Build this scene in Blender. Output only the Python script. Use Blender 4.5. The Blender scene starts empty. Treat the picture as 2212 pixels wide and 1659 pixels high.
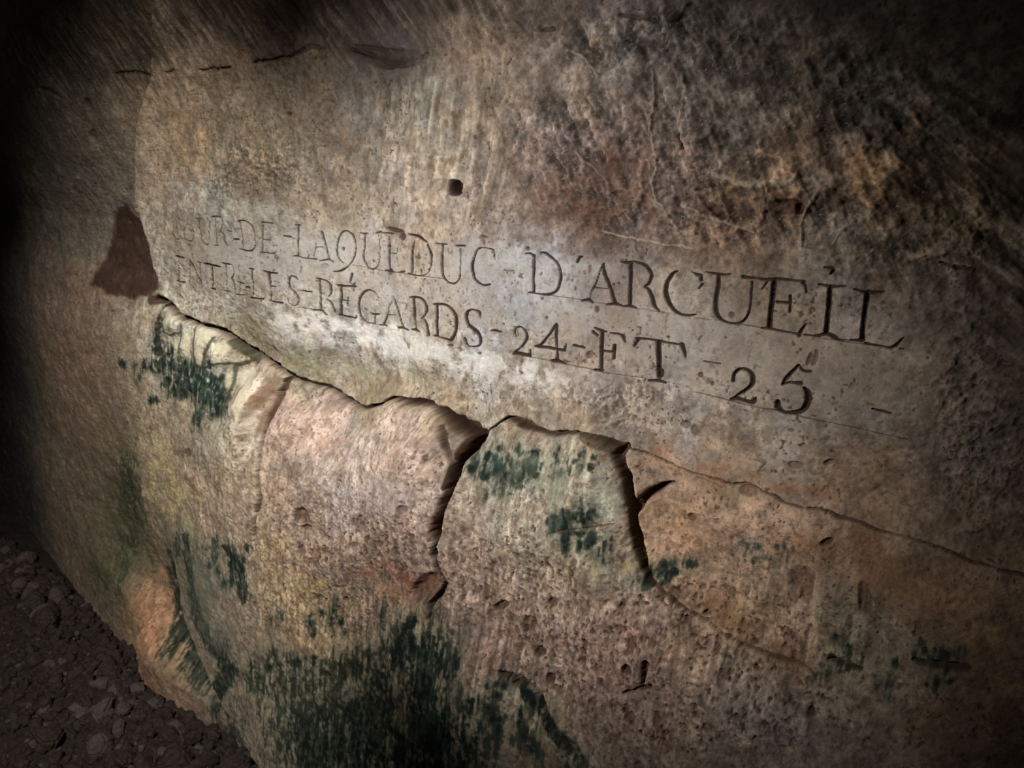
import bpy, math, random
import numpy as np
from mathutils import Matrix, Vector

# ------------------------------------------------------------------ camera
# World: wall face is the plane y = 0 (rock is at y > 0), x runs along the wall, z is up.
# The camera stands 1 m from the wall, turned 38 degrees along it and tilted 17.6 degrees down.
FPX, CX, CY = 1650.0, 1106.0, 829.5
DIST = 1.0
NX = np.array([-2206., 522., -1650.]); NX = -NX / np.linalg.norm(NX)
NZ = np.array([0., 5215., 1650.]); NZ /= np.linalg.norm(NZ)
NZ = NZ - NX * NX.dot(NZ); NZ /= np.linalg.norm(NZ)
NY = np.cross(NZ, NX)
RIGHT = np.array([NX[0], NY[0], NZ[0]]); UP = np.array([NX[1], NY[1], NZ[1]]); BACK = np.array([NX[2], NY[2], NZ[2]])
sc = bpy.context.scene
cam_data = bpy.data.cameras.new('camera')
cam = bpy.data.objects.new('camera', cam_data); sc.collection.objects.link(cam)
cam.matrix_world = Matrix(((RIGHT[0], UP[0], BACK[0], 0), (RIGHT[1], UP[1], BACK[1], -DIST), (RIGHT[2], UP[2], BACK[2], 0), (0, 0, 0, 1)))
cam_data.sensor_width = 36.0; cam_data.lens = 36.0 * FPX / 2212.0
cam_data.clip_start = 0.02
cam_data.dof.use_dof = True; cam_data.dof.focus_distance = 1.15; cam_data.dof.aperture_fstop = 8.0
sc.camera = cam

# ------------------------------------------------------------------ world, lamps, exposure
w = bpy.data.worlds.new('gallery_darkness'); sc.world = w; w.use_nodes = True
w.node_tree.nodes['Background'].inputs[0].default_value = (0.55, 0.60, 0.70, 1)
w.node_tree.nodes['Background'].inputs[1].default_value = 0.004
def aim(o, target):
    o.rotation_euler = (Vector(target) - o.location).to_track_quat('-Z', 'Y').to_euler()
def spot(name, loc, target, watts, deg, blend, col, size):
    l = bpy.data.lights.new(name, 'SPOT'); l.energy = watts; l.spot_size = math.radians(deg); l.spot_blend = blend
    l.color = col; l.shadow_soft_size = size
    o = bpy.data.objects.new(name, l); sc.collection.objects.link(o); o.location = loc; aim(o, target)
    return o
spot('vignette_spot', (-1.17, -1.60, 0.04), (-0.81, 0.0, -0.38), 140, 51, 1.0, (1.0, 0.96, 0.93), 0.06)  # unseen spot; its soft cone is shaped to give a vignette
spot('vignette_spot_high', (-0.66, -1.65, 1.17), (-2.30, 0.0, -1.19), 440, 50.2, 1.0, (1.0, 0.95, 0.91), 0.07)  # second unseen spot, fitted for the brightness at lower left
pl = bpy.data.lights.new('fill_light', 'POINT'); pl.energy = 9.0; pl.color = (1.0, .93, .85); pl.shadow_soft_size = .12  # added fill light with no known source; lifts the dark corners
plo = bpy.data.objects.new('fill_light', pl); sc.collection.objects.link(plo); plo.location = (-0.5, -2.7, 0.9)
sc.view_settings.view_transform = 'Standard'; sc.view_settings.look = 'None'
sc.view_settings.gamma = 1.0; sc.view_settings.use_curve_mapping = False
sc.view_settings.exposure = 0.0

# ------------------------------------------------------------------ measuring helpers
def ray(px, py):
    a, b = (px - CX) / FPX, (CY - py) / FPX
    return RIGHT * a + UP * b - BACK
def at(px, py, h=0.0):
    """wall coordinates (u, v) of a point of the photograph that stands h metres proud of the wall plane"""
    d = ray(px, py); t = (DIST - h) / d[1]
    return d[0] * t, d[2] * t
def jac(u, v, h=0.0):
    """pixels per metre at a wall point (2x2)"""
    def pr(u, v):
        p = np.array([u, DIST - h, v]); z = -p.dot(BACK)
        return np.array([CX + FPX * p.dot(RIGHT) / z, CY - FPX * p.dot(UP) / z])
    e = 1e-3; p0 = pr(u, v)
    return np.stack([(pr(u + e, v) - p0) / e, (pr(u, v + e) - p0) / e], 1)

def smooth(a, b, x):
    t = np.clip((x - a) / (b - a), 0, 1); return t * t * (3 - 2 * t)

# ------------------------------------------------------------------ grid of the wall
FLOOR_Z = -1.88
STEP = 2.1                                     # about two pixels of the photograph
us = [-5.2]
while us[-1] < -3.45: us.append(us[-1] + 0.03)
while us[-1] < 0.22:
    u = us[-1]; J = jac(u, -0.4); us.append(u + STEP / J[0, 0])
while us[-1] < 1.3: us.append(us[-1] + 0.03)
vs = [FLOOR_Z - 0.06]
while vs[-1] < -1.0: vs.append(vs[-1] + 0.0026)
while vs[-1] < -0.7: vs.append(vs[-1] + 0.0016)
while vs[-1] < 0.42: vs.append(vs[-1] + 0.00115)
while vs[-1] < 1.1: vs.append(vs[-1] + 0.02)
us = np.array(us); vs = np.array(vs)
NU, NV = len(us), len(vs)
U, V = np.meshgrid(us, vs)                     # [row v, col u]
U = U.astype(np.float32); V = V.astype(np.float32)

# ------------------------------------------------------------------ noise
def vnoise(x, y, seed):
    rs = np.random.RandomState(seed); L = rs.rand(256, 256).astype(np.float32)
    xi = np.floor(x).astype(np.int32); yi = np.floor(y).astype(np.int32)
    fx = (x - xi).astype(np.float32); fy = (y - yi).astype(np.float32)
    fx = fx * fx * (3 - 2 * fx); fy = fy * fy * (3 - 2 * fy)
    x0 = xi & 255; x1 = (xi + 1) & 255; y0 = yi & 255; y1 = (yi + 1) & 255
    a = L[y0, x0]; b = L[y0, x1]; c = L[y1, x0]; d = L[y1, x1]
    return (a + (b - a) * fx) * (1 - fy) + (c + (d - c) * fx) * fy
def fbm(fu, fv, seed, octv=4, rot=0.0, gain=0.55, uu=None, vv=None):
    """0..1 noise; fu, fv cells per metre along and across, rotated by rot degrees"""
    a = math.radians(rot); uu = U if uu is None else uu; vv = V if vv is None else vv
    x = (uu * math.cos(a) + vv * math.sin(a)); y = (-uu * math.sin(a) + vv * math.cos(a))
    s = 0; amp = 1; tot = 0
    for k in range(octv):
        s = s + amp * vnoise(x * fu * 2 ** k + 17.3 * k + seed, y * fv * 2 ** k + 9.1 * k, seed + k); tot += amp; amp *= gain
    return s / tot
WU = (fbm(9, 9, 900, 4) - 0.5) * 0.05; WV = (fbm(9, 9, 950, 4) - 0.5) * 0.05     # wobble
WU2 = (fbm(45, 45, 910, 3) - 0.5) * 0.012; WV2 = (fbm(45, 45, 960, 3) - 0.5) * 0.012

# ------------------------------------------------------------------ broad relief (px, py, metres proud)
CTRL = [
 (400,500,0),(800,540,0),(1200,600,0),(1600,650,0),(1900,700,0),(500,640,0),(900,680,0),(1250,740,0),(1600,820,0),(1950,880,0),
 (400,300,.005),(700,300,.01),(1000,300,.01),(1300,300,.012),(1600,350,.012),(1900,350,.005),(2150,350,-.02),(2180,650,-.01),
 (300,60,.05),(700,40,.045),(1100,40,.03),(1500,40,.02),(2000,60,0),(100,150,.02),
 (600,720,.004),(900,760,.008),(1200,840,.002),(560,760,-.035),(760,850,-.05),(900,850,-.05),(1020,905,-.035),(1200,920,-.02),(1340,945,-.012),
 (1600,1020,-.008),(1900,1120,-.01),(2150,1180,-.015),
 (400,740,-.01),(460,860,.03),(530,900,.03),(650,900,.005),(650,980,.045),(820,900,-.005),(850,970,.045),(930,960,.03),(1080,960,.012),(1100,1060,.03),(1250,980,.022),(1300,1080,.03),
 (1420,1020,-.02),(1420,1130,.0),(1550,1120,.008),(1800,1200,.01),(2100,1320,.01),(1600,1280,.0),
 (450,1080,.05),(700,1150,.06),(900,1250,.065),(1150,1250,.05),(1300,1350,.06),(1500,1450,.06),(1750,1530,.05),(2100,1560,.04),
 (700,1400,.09),(1000,1500,.10),(1300,1600,.10),(600,1560,.12),(1700,1640,.08),(480,1300,.07),
 (150,400,-.03),(150,700,-.03),(200,950,-.02),(150,1150,-.04),(250,1250,0),(350,1400,0.02),(2200,1200,-.02)]
P = np.array([at(a, b, h) + (h,) for a, b, h in CTRL])
P = np.vstack([P, [(-5, .9, -.2), (-5, -.5, -.42), (-5, -1.8, -.3), (1.2, .9, 0), (1.2, -.5, 0), (1.2, -1.8, .1), (-1.5, .9, .12), (-1.5, -1.88, .16), (-0.2, -1.88, .16)]])
def tps(r2): return np.where(r2 > 1e-12, r2 * np.log(np.maximum(r2, 1e-12)), 0)
n = len(P); K = tps((P[:, None, 0] - P[None, :, 0]) ** 2 + (P[:, None, 1] - P[None, :, 1]) ** 2) + np.eye(n) * 2e-3
Q = np.hstack([np.ones((n, 1)), P[:, :2]])
A = np.block([[K, Q], [Q.T, np.zeros((3, 3))]])
W = np.linalg.solve(A, np.concatenate([P[:, 2], np.zeros(3)]))
def macro_pt(u, v):
    r2 = (u - P[:, 0]) ** 2 + (v - P[:, 1]) ** 2
    return float(tps(r2).dot(W[:n]) + W[n] + W[n + 1] * u + W[n + 2] * v)
def macro_grid():
    gu = np.linspace(us[0], us[-1], 200); gv = np.linspace(vs[0], vs[-1], 160)
    GU, GV = np.meshgrid(gu, gv)
    H = W[n] + W[n + 1] * GU + W[n + 2] * GV
    for k in range(n): H = H + W[k] * tps((GU - P[k, 0]) ** 2 + (GV - P[k, 1]) ** 2)
    R = np.stack([np.interp(us, gu, row) for row in H])                # along u
    i = np.clip(np.searchsorted(gv, vs) - 1, 0, len(gv) - 2); f = ((vs - gv[i]) / (gv[i + 1] - gv[i]))[:, None]
    return (R[i] * (1 - f) + R[i + 1] * f).astype(np.float32)
H = macro_grid()

# the wall turns back at its left corner: list of (px, py, metres of set-back)
CORNER = [(335,-60,.02),(325,165,.03),(300,250,.035),(290,330,.05),(292,430,.075),(310,500,.10),(330,570,.10),(349,622,.095),(342,650,.075),(335,700,.06),(328,780,.04),(312,860,.04),(304,950,.05),(303,1050,.06),(305,1150,.06),(312,1250,.05),(300,1330,.05),(295,1500,.03)]
FOOT = [(372,1120,.0),(376,1180,.018),(385,1250,.045),(398,1330,.075),(425,1410,.10),(470,1510,.12),(520,1590,.14),(600,1720,.16),(760,1950,.16)]
def edge_line(L):
    pts = []
    for a, b, d in L:
        u, v = at(a, b, 0)
        for _ in range(8): u, v = at(a, b, macro_pt(u, v))
        pts.append((v, u, d))
    pts.sort(); pts = np.array(pts)
    return np.interp(vs, pts[:, 0], pts[:, 1])[:, None], np.interp(vs, pts[:, 0], pts[:, 2])[:, None], pts
CU, CD, cpts = edge_line(CORNER); FU, FD, fpts = edge_line(FOOT)
FD = np.where(vs[:, None] > fpts[-1, 0], 0, FD)
wob = (fbm(12, 12, 70, 3) - 0.5) * 0.03
setback = CD * smooth(0, 1, (CU - U + wob) / (0.012 + CD * .5)) + FD * smooth(0, 1, (FU - U + wob) / 0.10) * smooth(1.2, .4, FU - U)
H = H - setback
def setback_pt(u, v):
    cu, cd = np.interp(v, cpts[:, 0], cpts[:, 1]), np.interp(v, cpts[:, 0], cpts[:, 2])
    s = cd * float(smooth(0, 1, (cu - u) / (0.012 + cd * .5)))
    if v < fpts[-1, 0]:
        fu, fd = np.interp(v, fpts[:, 0], fpts[:, 1]), np.interp(v, fpts[:, 0], fpts[:, 2])
        s += fd * float(smooth(0, 1, (fu - u) / 0.10)) * float(smooth(1.2, .4, fu - u))
    return s
def on(px, py):
    """(u, v) of a point of the photograph on the broad relief of the wall"""
    u, v = at(px, py, 0); h = 0
    for _ in range(14):
        h = 0.5 * h + 0.5 * (macro_pt(u, v) - setback_pt(u, v)); u, v = at(px, py, h)
    return u, v, h

# ------------------------------------------------------------------ stamping of strokes and patches
def window(u0, u1, v0, v1):
    i0, i1 = np.searchsorted(us, [u0, u1]); j0, j1 = np.searchsorted(vs, [v0, v1])
    return slice(max(j0 - 1, 0), j1 + 1), slice(max(i0 - 1, 0), i1 + 1)
def stroke_field(pts, reach=1.0, wobble=0.0):
    """for a polyline [(px,py,width px)] yields windows with distance (in units of half-width)"""
    out = []
    Q3 = [on(a, b) for a, b, _ in pts]
    if len(pts) == 1: pts = [pts[0], pts[0]]; Q3 = [Q3[0], Q3[0]]
    for k in range(len(pts) - 1):
        (ua, va, ha), (ub, vb, hb) = Q3[k], Q3[k + 1]; wa, wb = pts[k][2] / 2, pts[k + 1][2] / 2
        J = jac((ua + ub) / 2, (va + vb) / 2, (ha + hb) / 2)
        wm = max(wa, wb) * reach + 1.5 + wobble * 2
        m = np.abs(np.linalg.inv(J)).dot([wm, wm])
        sl = window(min(ua, ub) - m[0], max(ua, ub) + m[0], min(va, vb) - m[1], max(va, vb) + m[1])
        u, v = U[sl] - ua, V[sl] - va
        if u.size == 0: continue
        if wobble: u = u + WU2[sl] * wobble; v = v + WV2[sl] * wobble
        x = J[0, 0] * u + J[0, 1] * v; y = J[1, 0] * u + J[1, 1] * v
        bx = J[0, 0] * (ub - ua) + J[0, 1] * (vb - va); by = J[1, 0] * (ub - ua) + J[1, 1] * (vb - va)
        L2 = bx * bx + by * by
        t = np.clip((x * bx + y * by) / L2, 0, 1) if L2 > 1e-9 else np.zeros_like(x)
        d = np.hypot(x - t * bx, y - t * by); hw = wa + (wb - wa) * t
        out.append((sl, d / np.maximum(hw, .6)))
    return out
def curve(pts, n=3):
    if len(pts) < 4: return pts
    P_ = [pts[0]] + list(pts) + [pts[-1]]; out = []
    for i in range(1, len(P_) - 2):
        p0, p1, p2, p3 = [np.array(q, float) for q in P_[i - 1:i + 3]]
        a1, a2 = p1 - p0, p2 - p1; a3 = p3 - p2
        def cs(a, b): return a[:2].dot(b[:2]) / (np.linalg.norm(a[:2]) * np.linalg.norm(b[:2]) + 1e-9)
        m1 = (p2 - p0) / 2 if i > 1 and cs(a1, a2) > .35 else a2          # keep sharp corners sharp
        m2 = (p3 - p1) / 2 if i < len(P_) - 3 and cs(a2, a3) > .35 else a2
        for k in range(n):
            t = k / n; out.append(tuple((2*t**3-3*t*t+1)*p1 + (t**3-2*t*t+t)*m1 + (-2*t**3+3*t*t)*p2 + (t**3-t*t)*m2))
    return out + [tuple(pts[-1])]
def patch(cx, cy, rx, ry, rot=0.0, reach=1.8, wob=1.0):
    """window and squared normalised radius of an elliptical patch measured in the photo"""
    u, v, h = on(cx, cy); J = jac(u, v, h)
    R = max(rx, ry) * reach; m = np.abs(np.linalg.inv(J)).dot([R, R])
    sl = window(u - m[0], u + m[0], v - m[1], v + m[1])
    a, b = U[sl] - u + WU[sl] * wob, V[sl] - v + WV[sl] * wob
    x = J[0, 0] * a + J[0, 1] * b; y = J[1, 0] * a + J[1, 1] * b
    r = math.radians(rot); X = x * math.cos(r) + y * math.sin(r); Y = -x * math.sin(r) + y * math.cos(r)
    return sl, (X / rx) ** 2 + (Y / ry) ** 2
def blob(cx, cy, rx, ry, rot=0.0, wob=1.0):
    sl, r2 = patch(cx, cy, rx, ry, rot, 2.4, wob); return sl, np.exp(-r2 * 1.1)
def zone(*items):
    Z = np.zeros_like(U)
    for it in items:
        sl, g = blob(*it); Z[sl] = np.maximum(Z[sl], g)
    return Z
# ------------------------------------------------------------------ the inscription
# each line: measuring window | character | strength | strokes as x,y,width in that window
WIN = {'A': (350, 440, 7.373), 'B': (600, 460, 7.373), 'C': (640, 570, 7.373), 'D': (840, 480, 7.373), 'E': (860, 610, 7.373),
       'F': (1100, 520, 7.373), 'G': (1360, 540, 7.373), 'H': (1640, 570, 6.144), 'I': (1080, 670, 5.267), 'J': (1500, 740, 4.608)}
TEXT = """
A|C|.7|185,330,14 165,430,16 185,520,20 230,568,26 268,565,18
A|O|.7|470,330,12 400,320,12 360,400,14 350,480,16 380,570,20 450,605,24 490,560,16 515,500,14 510,400,12 470,330,12
A|U|.8|540,232,14 620,240,22; 610,240,18 615,450,16 640,590,20 700,652,26 740,640,14; 755,300,14 760,560,14; 740,290,12 780,295,12
A|R|.8|790,213,20 860,205,34 920,215,20 955,260,14; 850,220,14 870,450,16 880,665,18; 960,270,12 965,350,16 930,445,20; 930,445,22 980,500,24 1000,620,32 1040,675,20; 830,665,12 895,668,24
A|S|.8|1035,280,20 1070,330,26 1100,380,14 1115,430,12; 1040,435,22 1130,448,14
A|hyphen|1|1145,565,24 1220,572,26
A|D|.85|1230,280,20 1265,285,22 1285,480,18 1290,720,18; 1260,270,20 1340,275,22 1410,330,26 1465,430,22 1488,580,18 1475,700,20 1410,755,26 1330,750,28 1250,728,24
A|E|.8|1570,295,14 1600,298,22 1740,312,22; 1590,300,16 1600,500,20 1605,700,20 1600,770,22; 1610,572,18 1725,582,16; 1570,775,20 1660,785,20 1770,795,24 1810,755,14
A|hyphen|1|1925,515,24 2035,532,28
B|L|.9|250,190,18 300,203,26 340,190,14; 300,200,30 305,400,24 318,600,22 320,680,24; 250,685,18 310,690,26 400,718,16 600,740,24; 490,665,18 480,710,14
B|A|.9|685,310,36 740,480,30 790,640,28 810,730,30; 600,480,10 590,600,10 560,700,10; 600,545,14 720,548,12; 660,765,16 810,740,28 880,785,22
B|Q|1|1090,290,26 1030,290,22 975,340,26 940,440,30 925,580,30 940,680,28 985,760,24 1045,800,16; 1090,290,26 1160,340,34 1205,410,32 1235,520,22 1230,640,26 1200,740,24 1150,815,18 1080,880,22 1020,910,36 950,935,20 880,938,20
B|U|.9|1290,320,16 1370,335,36 1420,325,12; 1370,340,36 1370,500,28 1360,650,28 1375,770,28 1430,860,28 1500,903,28 1565,870,20 1605,810,18 1615,700,14 1610,550,14 1605,420,20; 1560,320,30 1640,300,20
B|E|.95|1630,320,18 1760,318,24 1840,330,18; 1765,380,20 1775,500,28 1770,700,34 1780,900,34; 1780,640,14 1890,645,14; 1890,560,10 1895,740,10; 1710,915,16 1780,918,28 1850,940,16 1920,945,16 2010,935,34
D|D|1|300,195,22 400,210,38 500,240,46 600,310,26; 400,290,14 375,450,30 368,620,34 370,800,34; 625,360,30 670,480,50 680,600,36 650,750,16 590,830,14 520,852,20 430,845,16 310,818,28; 635,755,34 645,760,34
D|U|1|750,335,14 850,348,24 930,350,14; 848,350,30 845,500,28 838,650,34 848,800,36 880,890,34 950,955,24 1040,978,24 1100,935,22 1130,860,26 1140,700,16 1138,420,16; 1070,370,30 1210,375,26
D|C|1|1690,600,20 1665,480,28 1660,445,26 1590,420,18 1510,402,16 1430,420,24 1375,500,28 1345,600,36 1325,700,54 1345,820,44 1385,920,38 1460,980,28 1540,1008,30 1610,990,28
D|hyphen|.6|1830,758,22 1990,778,22
F|D|1|275,203,16 340,200,30 390,240,40; 398,230,36 390,420,36 385,620,42 388,810,40; 490,185,14 560,195,36 650,260,40 730,330,40 790,430,36 812,560,46 805,660,48 765,780,38 690,840,38 600,862,40 500,855,24 400,840,16; 300,825,24 390,830,34
F|apostrophe|1.1|1150,255,18 1100,270,52 1060,345,44
F|A|1.1|1490,365,20 1475,420,50 1530,580,56 1600,760,52 1670,950,52 1690,1000,50; 1450,440,18 1395,600,28 1345,740,28 1300,830,18 1280,910,16; 1345,745,22 1400,755,18 1560,770,16; 1150,960,26 1270,940,54 1330,995,26; 1550,1020,24 1690,1005,50 1790,1035,30
F|R|1.1|1780,335,20 1870,350,40 1940,350,40; 1940,360,62 1940,600,58 1925,800,50 1920,1010,50; 1810,1045,26 1920,1040,50 2030,1080,26; 1982,332,26 2090,357,38 2200,402,52 2265,512,56 2270,592,56 2220,692,44 2150,732,26; 2160,742,30 2230,792,56 2280,922,66 2315,1042,54 2390,1127,24
G|C|1.1|770,340,26 700,370,46 630,470,62 590,600,72 595,740,84 660,890,64 740,980,56 830,1030,38 940,1042,34 1055,1025,26; 1000,345,16 1080,390,50 1140,400,50 1140,480,50; 1165,540,36 1100,620,24
G|U|1.15|1220,350,24 1380,385,46 1500,400,36 1610,385,18; 1410,400,60 1400,600,68 1375,800,68 1375,950,76 1410,1050,66 1480,1120,44 1600,1170,36 1720,1170,34 1830,1120,38 1900,1000,34 1930,850,28 1940,700,26 1945,500,28; 1800,430,60 1900,440,40 2060,452,26
H|E|1.15|0,195,30 100,210,40 220,205,44 400,220,26 600,240,26; 560,240,36 600,300,40 615,385,18; 195,220,66 170,450,66 150,650,66 135,840,66; 220,510,34 400,520,36; 400,430,40 405,520,30 400,640,34; 30,850,22 150,865,30 400,910,22 530,935,30; 530,950,56 560,880,40 620,800,16; 100,240,30 30,340,20
H|I|1.2|780,275,22 940,300,46 1050,300,30 1160,290,22; 940,310,66 920,500,66 900,700,62 885,920,62; 600,940,18 750,960,26 900,935,50 1000,980,60 1060,1010,20 1180,1020,14; 870,50,18 980,55,34 990,90,50 955,130,36
H|L|1.2|1270,330,22 1400,375,44 1500,385,40 1640,375,22; 1430,390,70 1400,600,66 1370,800,62 1360,1020,62; 1210,1020,24 1360,1020,50; 1400,1055,30 1560,1090,26 1730,1125,26; 1740,1125,30 1810,1090,44 1910,985,14; 1860,1130,16 1920,1132,24
A|E|1.25|200,838,28 260,845,32 330,865,26; 250,1030,20 280,1035,16; 220,1230,18 300,1250,26 360,1255,18; 262,860,10 262,1230,10
A|N|.9|415,900,18 440,930,36 500,1060,36 560,1180,38 600,1255,26; 550,932,22 610,942,18; 420,920,9 415,1280,14; 590,950,9 600,1240,9
A|T|1.2|665,955,32 780,975,36 920,1005,28; 795,990,30 805,1150,26 812,1350,18; 790,1355,32 850,1370,24
A|R|.9|955,945,22 1010,960,34 1100,975,16 1130,1030,20 1140,1120,22 1110,1190,28; 1015,970,20 1030,1200,14 1035,1380,14; 1000,1390,28 1065,1405,28; 1110,1200,34 1150,1260,26 1165,1330,12 1180,1440,10
A|E|.85|1210,1250,26 1290,1275,30; 1230,1365,16 1260,1365,16; 1190,1450,14 1290,1458,24; 1235,1260,9 1235,1450,9
A|dot|1|1340,1338,40 1375,1350,40
A|L|1|1380,1040,24 1450,1045,24; 1420,1040,34 1425,1150,30 1422,1210,34 1435,1280,28 1440,1500,16; 1400,1500,28 1590,1525,24 1610,1500,14
A|E|1.05|1620,1075,22 1700,1100,34 1830,1110,24; 1690,1110,60 1695,1170,40 1700,1250,24 1710,1550,16; 1710,1315,20 1790,1325,22; 1690,1550,22 1800,1580,26 1875,1590,34
A|S|.9|2145,1215,24 2120,1175,34 2050,1150,22 2020,1200,28 2005,1280,24 2030,1360,24 2110,1430,30 2150,1530,22 2140,1610,20 2070,1630,16 2000,1600,12 1980,1560,20 1980,1520,22
B|hyphen|1.05|390,1240,24 460,1255,30 530,1260,16
B|R|1|620,1045,26 660,1055,40; 660,1060,34 665,1200,22 670,1400,26 680,1550,26; 680,1055,20 770,1085,32 825,1140,34 845,1220,40 835,1290,30 800,1340,18; 775,1385,20 830,1420,34 865,1490,34 890,1590,26; 530,1550,16 690,1555,34 760,1630,24
B|E|1.05|930,1150,24 1000,1160,42 1100,1165,28 1230,1170,42; 995,1170,36 1005,1300,36 1010,1450,36 1015,1630,36; 1025,1390,22 1120,1400,22; 1120,1340,20 1110,1480,24; 950,1630,22 1030,1635,34 1240,1670,28 1260,1640,30; 1210,1180,24 1210,1250,14; 1180,970,36 1160,1060,34 1140,1110,22 1200,1140,22 1240,1110,16
C|G|1|1300,590,16 1285,500,20 1220,440,20 1150,418,26 1080,450,34 1025,530,36 1008,640,38 1025,770,32 1060,860,28 1120,920,18 1200,945,16; 1190,785,20 1260,800,42 1330,800,20; 1265,800,28 1270,940,28; 1200,935,20 1290,955,20
C|A|1|1545,520,22 1570,620,38 1620,780,38 1680,990,32; 1520,600,12 1480,680,16 1460,780,22 1420,920,34 1400,965,30; 1460,810,18 1570,820,16; 1340,965,26 1440,985,22; 1605,1020,26 1680,1015,44 1770,1070,18
C|R|1.1|1800,535,20 1880,530,36 1980,550,38 2040,620,44 2065,720,50 2030,820,28 1970,875,20; 1860,545,46 1865,700,44 1865,850,36 1868,1030,30; 1800,1055,22 1870,1055,40 1930,1095,20; 2000,880,16 2040,930,40 2070,1040,44 2090,1140,44
E|D|1.05|555,348,20 620,345,34 740,350,34 840,410,36 910,510,42 935,640,54 915,780,46 870,890,44 840,920,40 740,895,28 640,865,16; 615,360,46 620,600,42 625,850,40; 560,853,26 640,855,36
E|S|1.1|1300,570,22 1295,480,44 1240,445,26 1170,432,26 1110,465,40 1085,540,54 1120,660,46 1190,730,56 1265,790,58 1305,880,48 1300,980,34 1270,1015,24 1170,1015,24 1110,970,26 1085,900,36 1070,875,20
E|hyphen|1.1|1475,768,16 1540,765,36 1650,790,22
E|two|1.1|1878,890,16 1855,800,34 1870,735,26 1925,705,26 1990,730,30 2045,800,44 2055,890,50 2010,980,44 1940,1050,24 1880,1100,40 1840,1140,26; 1880,1125,60 2000,1140,56 2100,1160,56; 2110,1070,30 2110,1180,36
I|four|1.1|640,165,36 560,280,26 460,400,32 400,410,20; 645,180,40 640,300,36 650,430,26 655,560,28; 430,415,32 550,430,32 720,455,34; 750,385,14 735,460,30; 590,575,30 650,575,46 750,612,20
I|hyphen|1.1|835,400,26 955,430,26
I|F|1.1|1085,205,26 1160,235,36 1210,245,16; 1255,262,18 1330,268,22 1390,285,26; 1390,290,40 1420,360,24; 1060,245,36 1110,290,24; 1165,250,42 1160,460,38 1155,660,38; 1160,460,26 1230,468,26 1300,475,26; 1305,400,36 1295,550,28; 1075,680,26 1165,685,36
I|T|1.15|1550,320,26 1700,335,26 1800,350,28 1900,370,24 2090,400,24; 1570,330,50 1525,415,14; 1800,365,60 1800,500,56 1800,660,54 1810,760,60; 2070,400,60 2100,480,44 2115,545,14; 1680,810,22 1800,805,44 1880,830,22; 1825,700,60 1826,740,60
J|hyphen|.8|95,185,16 255,210,16
J|two|1.15|385,380,36 395,310,34 450,265,26 520,270,34 575,320,50 580,400,50 530,460,34 440,515,24; 370,565,30 440,555,40 520,580,34 590,590,50 615,550,20; 440,515,24 385,560,20
J|five|1.15|880,420,20 920,350,40 1040,225,26 1090,280,26 1160,285,26; 880,415,24 960,395,20 1060,405,44; 1090,450,20 1130,500,60 1130,590,70 1080,670,54 980,700,40 880,690,34 830,640,60 835,590,50
J|hyphen|1.1|1770,660,16 1860,685,28 1955,705,22
"""
GROOVE = np.zeros_like(U); INK = np.zeros_like(U); LID = np.zeros(U.shape, np.int16)
LETTERS = []
n_hand = fbm(500, 500, 33, 2)
for line in TEXT.strip().split('\n'):
    wk, ch, st, strokes = line.split('|'); ox, oy, s = WIN[wk]; st = float(st)
    LETTERS.append((ch, 'upper' if len(LETTERS) < 27 else 'lower'))
    for poly in strokes.split(';'):
        pts = [tuple(float(q) for q in p.split(',')) for p in poly.split()]
        pts = [(ox + a / s, oy + b / s, max(c / s * 1.0, 1.7)) for a, b, c in pts]
        if wk == 'A': st_ = st * .85
        elif wk in 'BC': st_ = st * .88
        else: st_ = st
        for sl, d in stroke_field(curve(pts), 2.2, 0.10):
            d = d * (0.91 + 0.18 * n_hand[sl])
            wpx = np.mean([p[2] for p in pts])
            prof = np.clip(1.25 - d, 0, 1) * min(st, 1.0)
            dep = (0.0022 + 0.00042 * wpx) * prof
            GROOVE[sl] = np.maximum(GROOVE[sl], dep)
            INK[sl] = np.maximum(INK[sl], smooth(1.35, 0.55, d) * min(st_, 1.0))
            m = d < 1.25
            LID[sl][m] = len(LETTERS)
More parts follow.
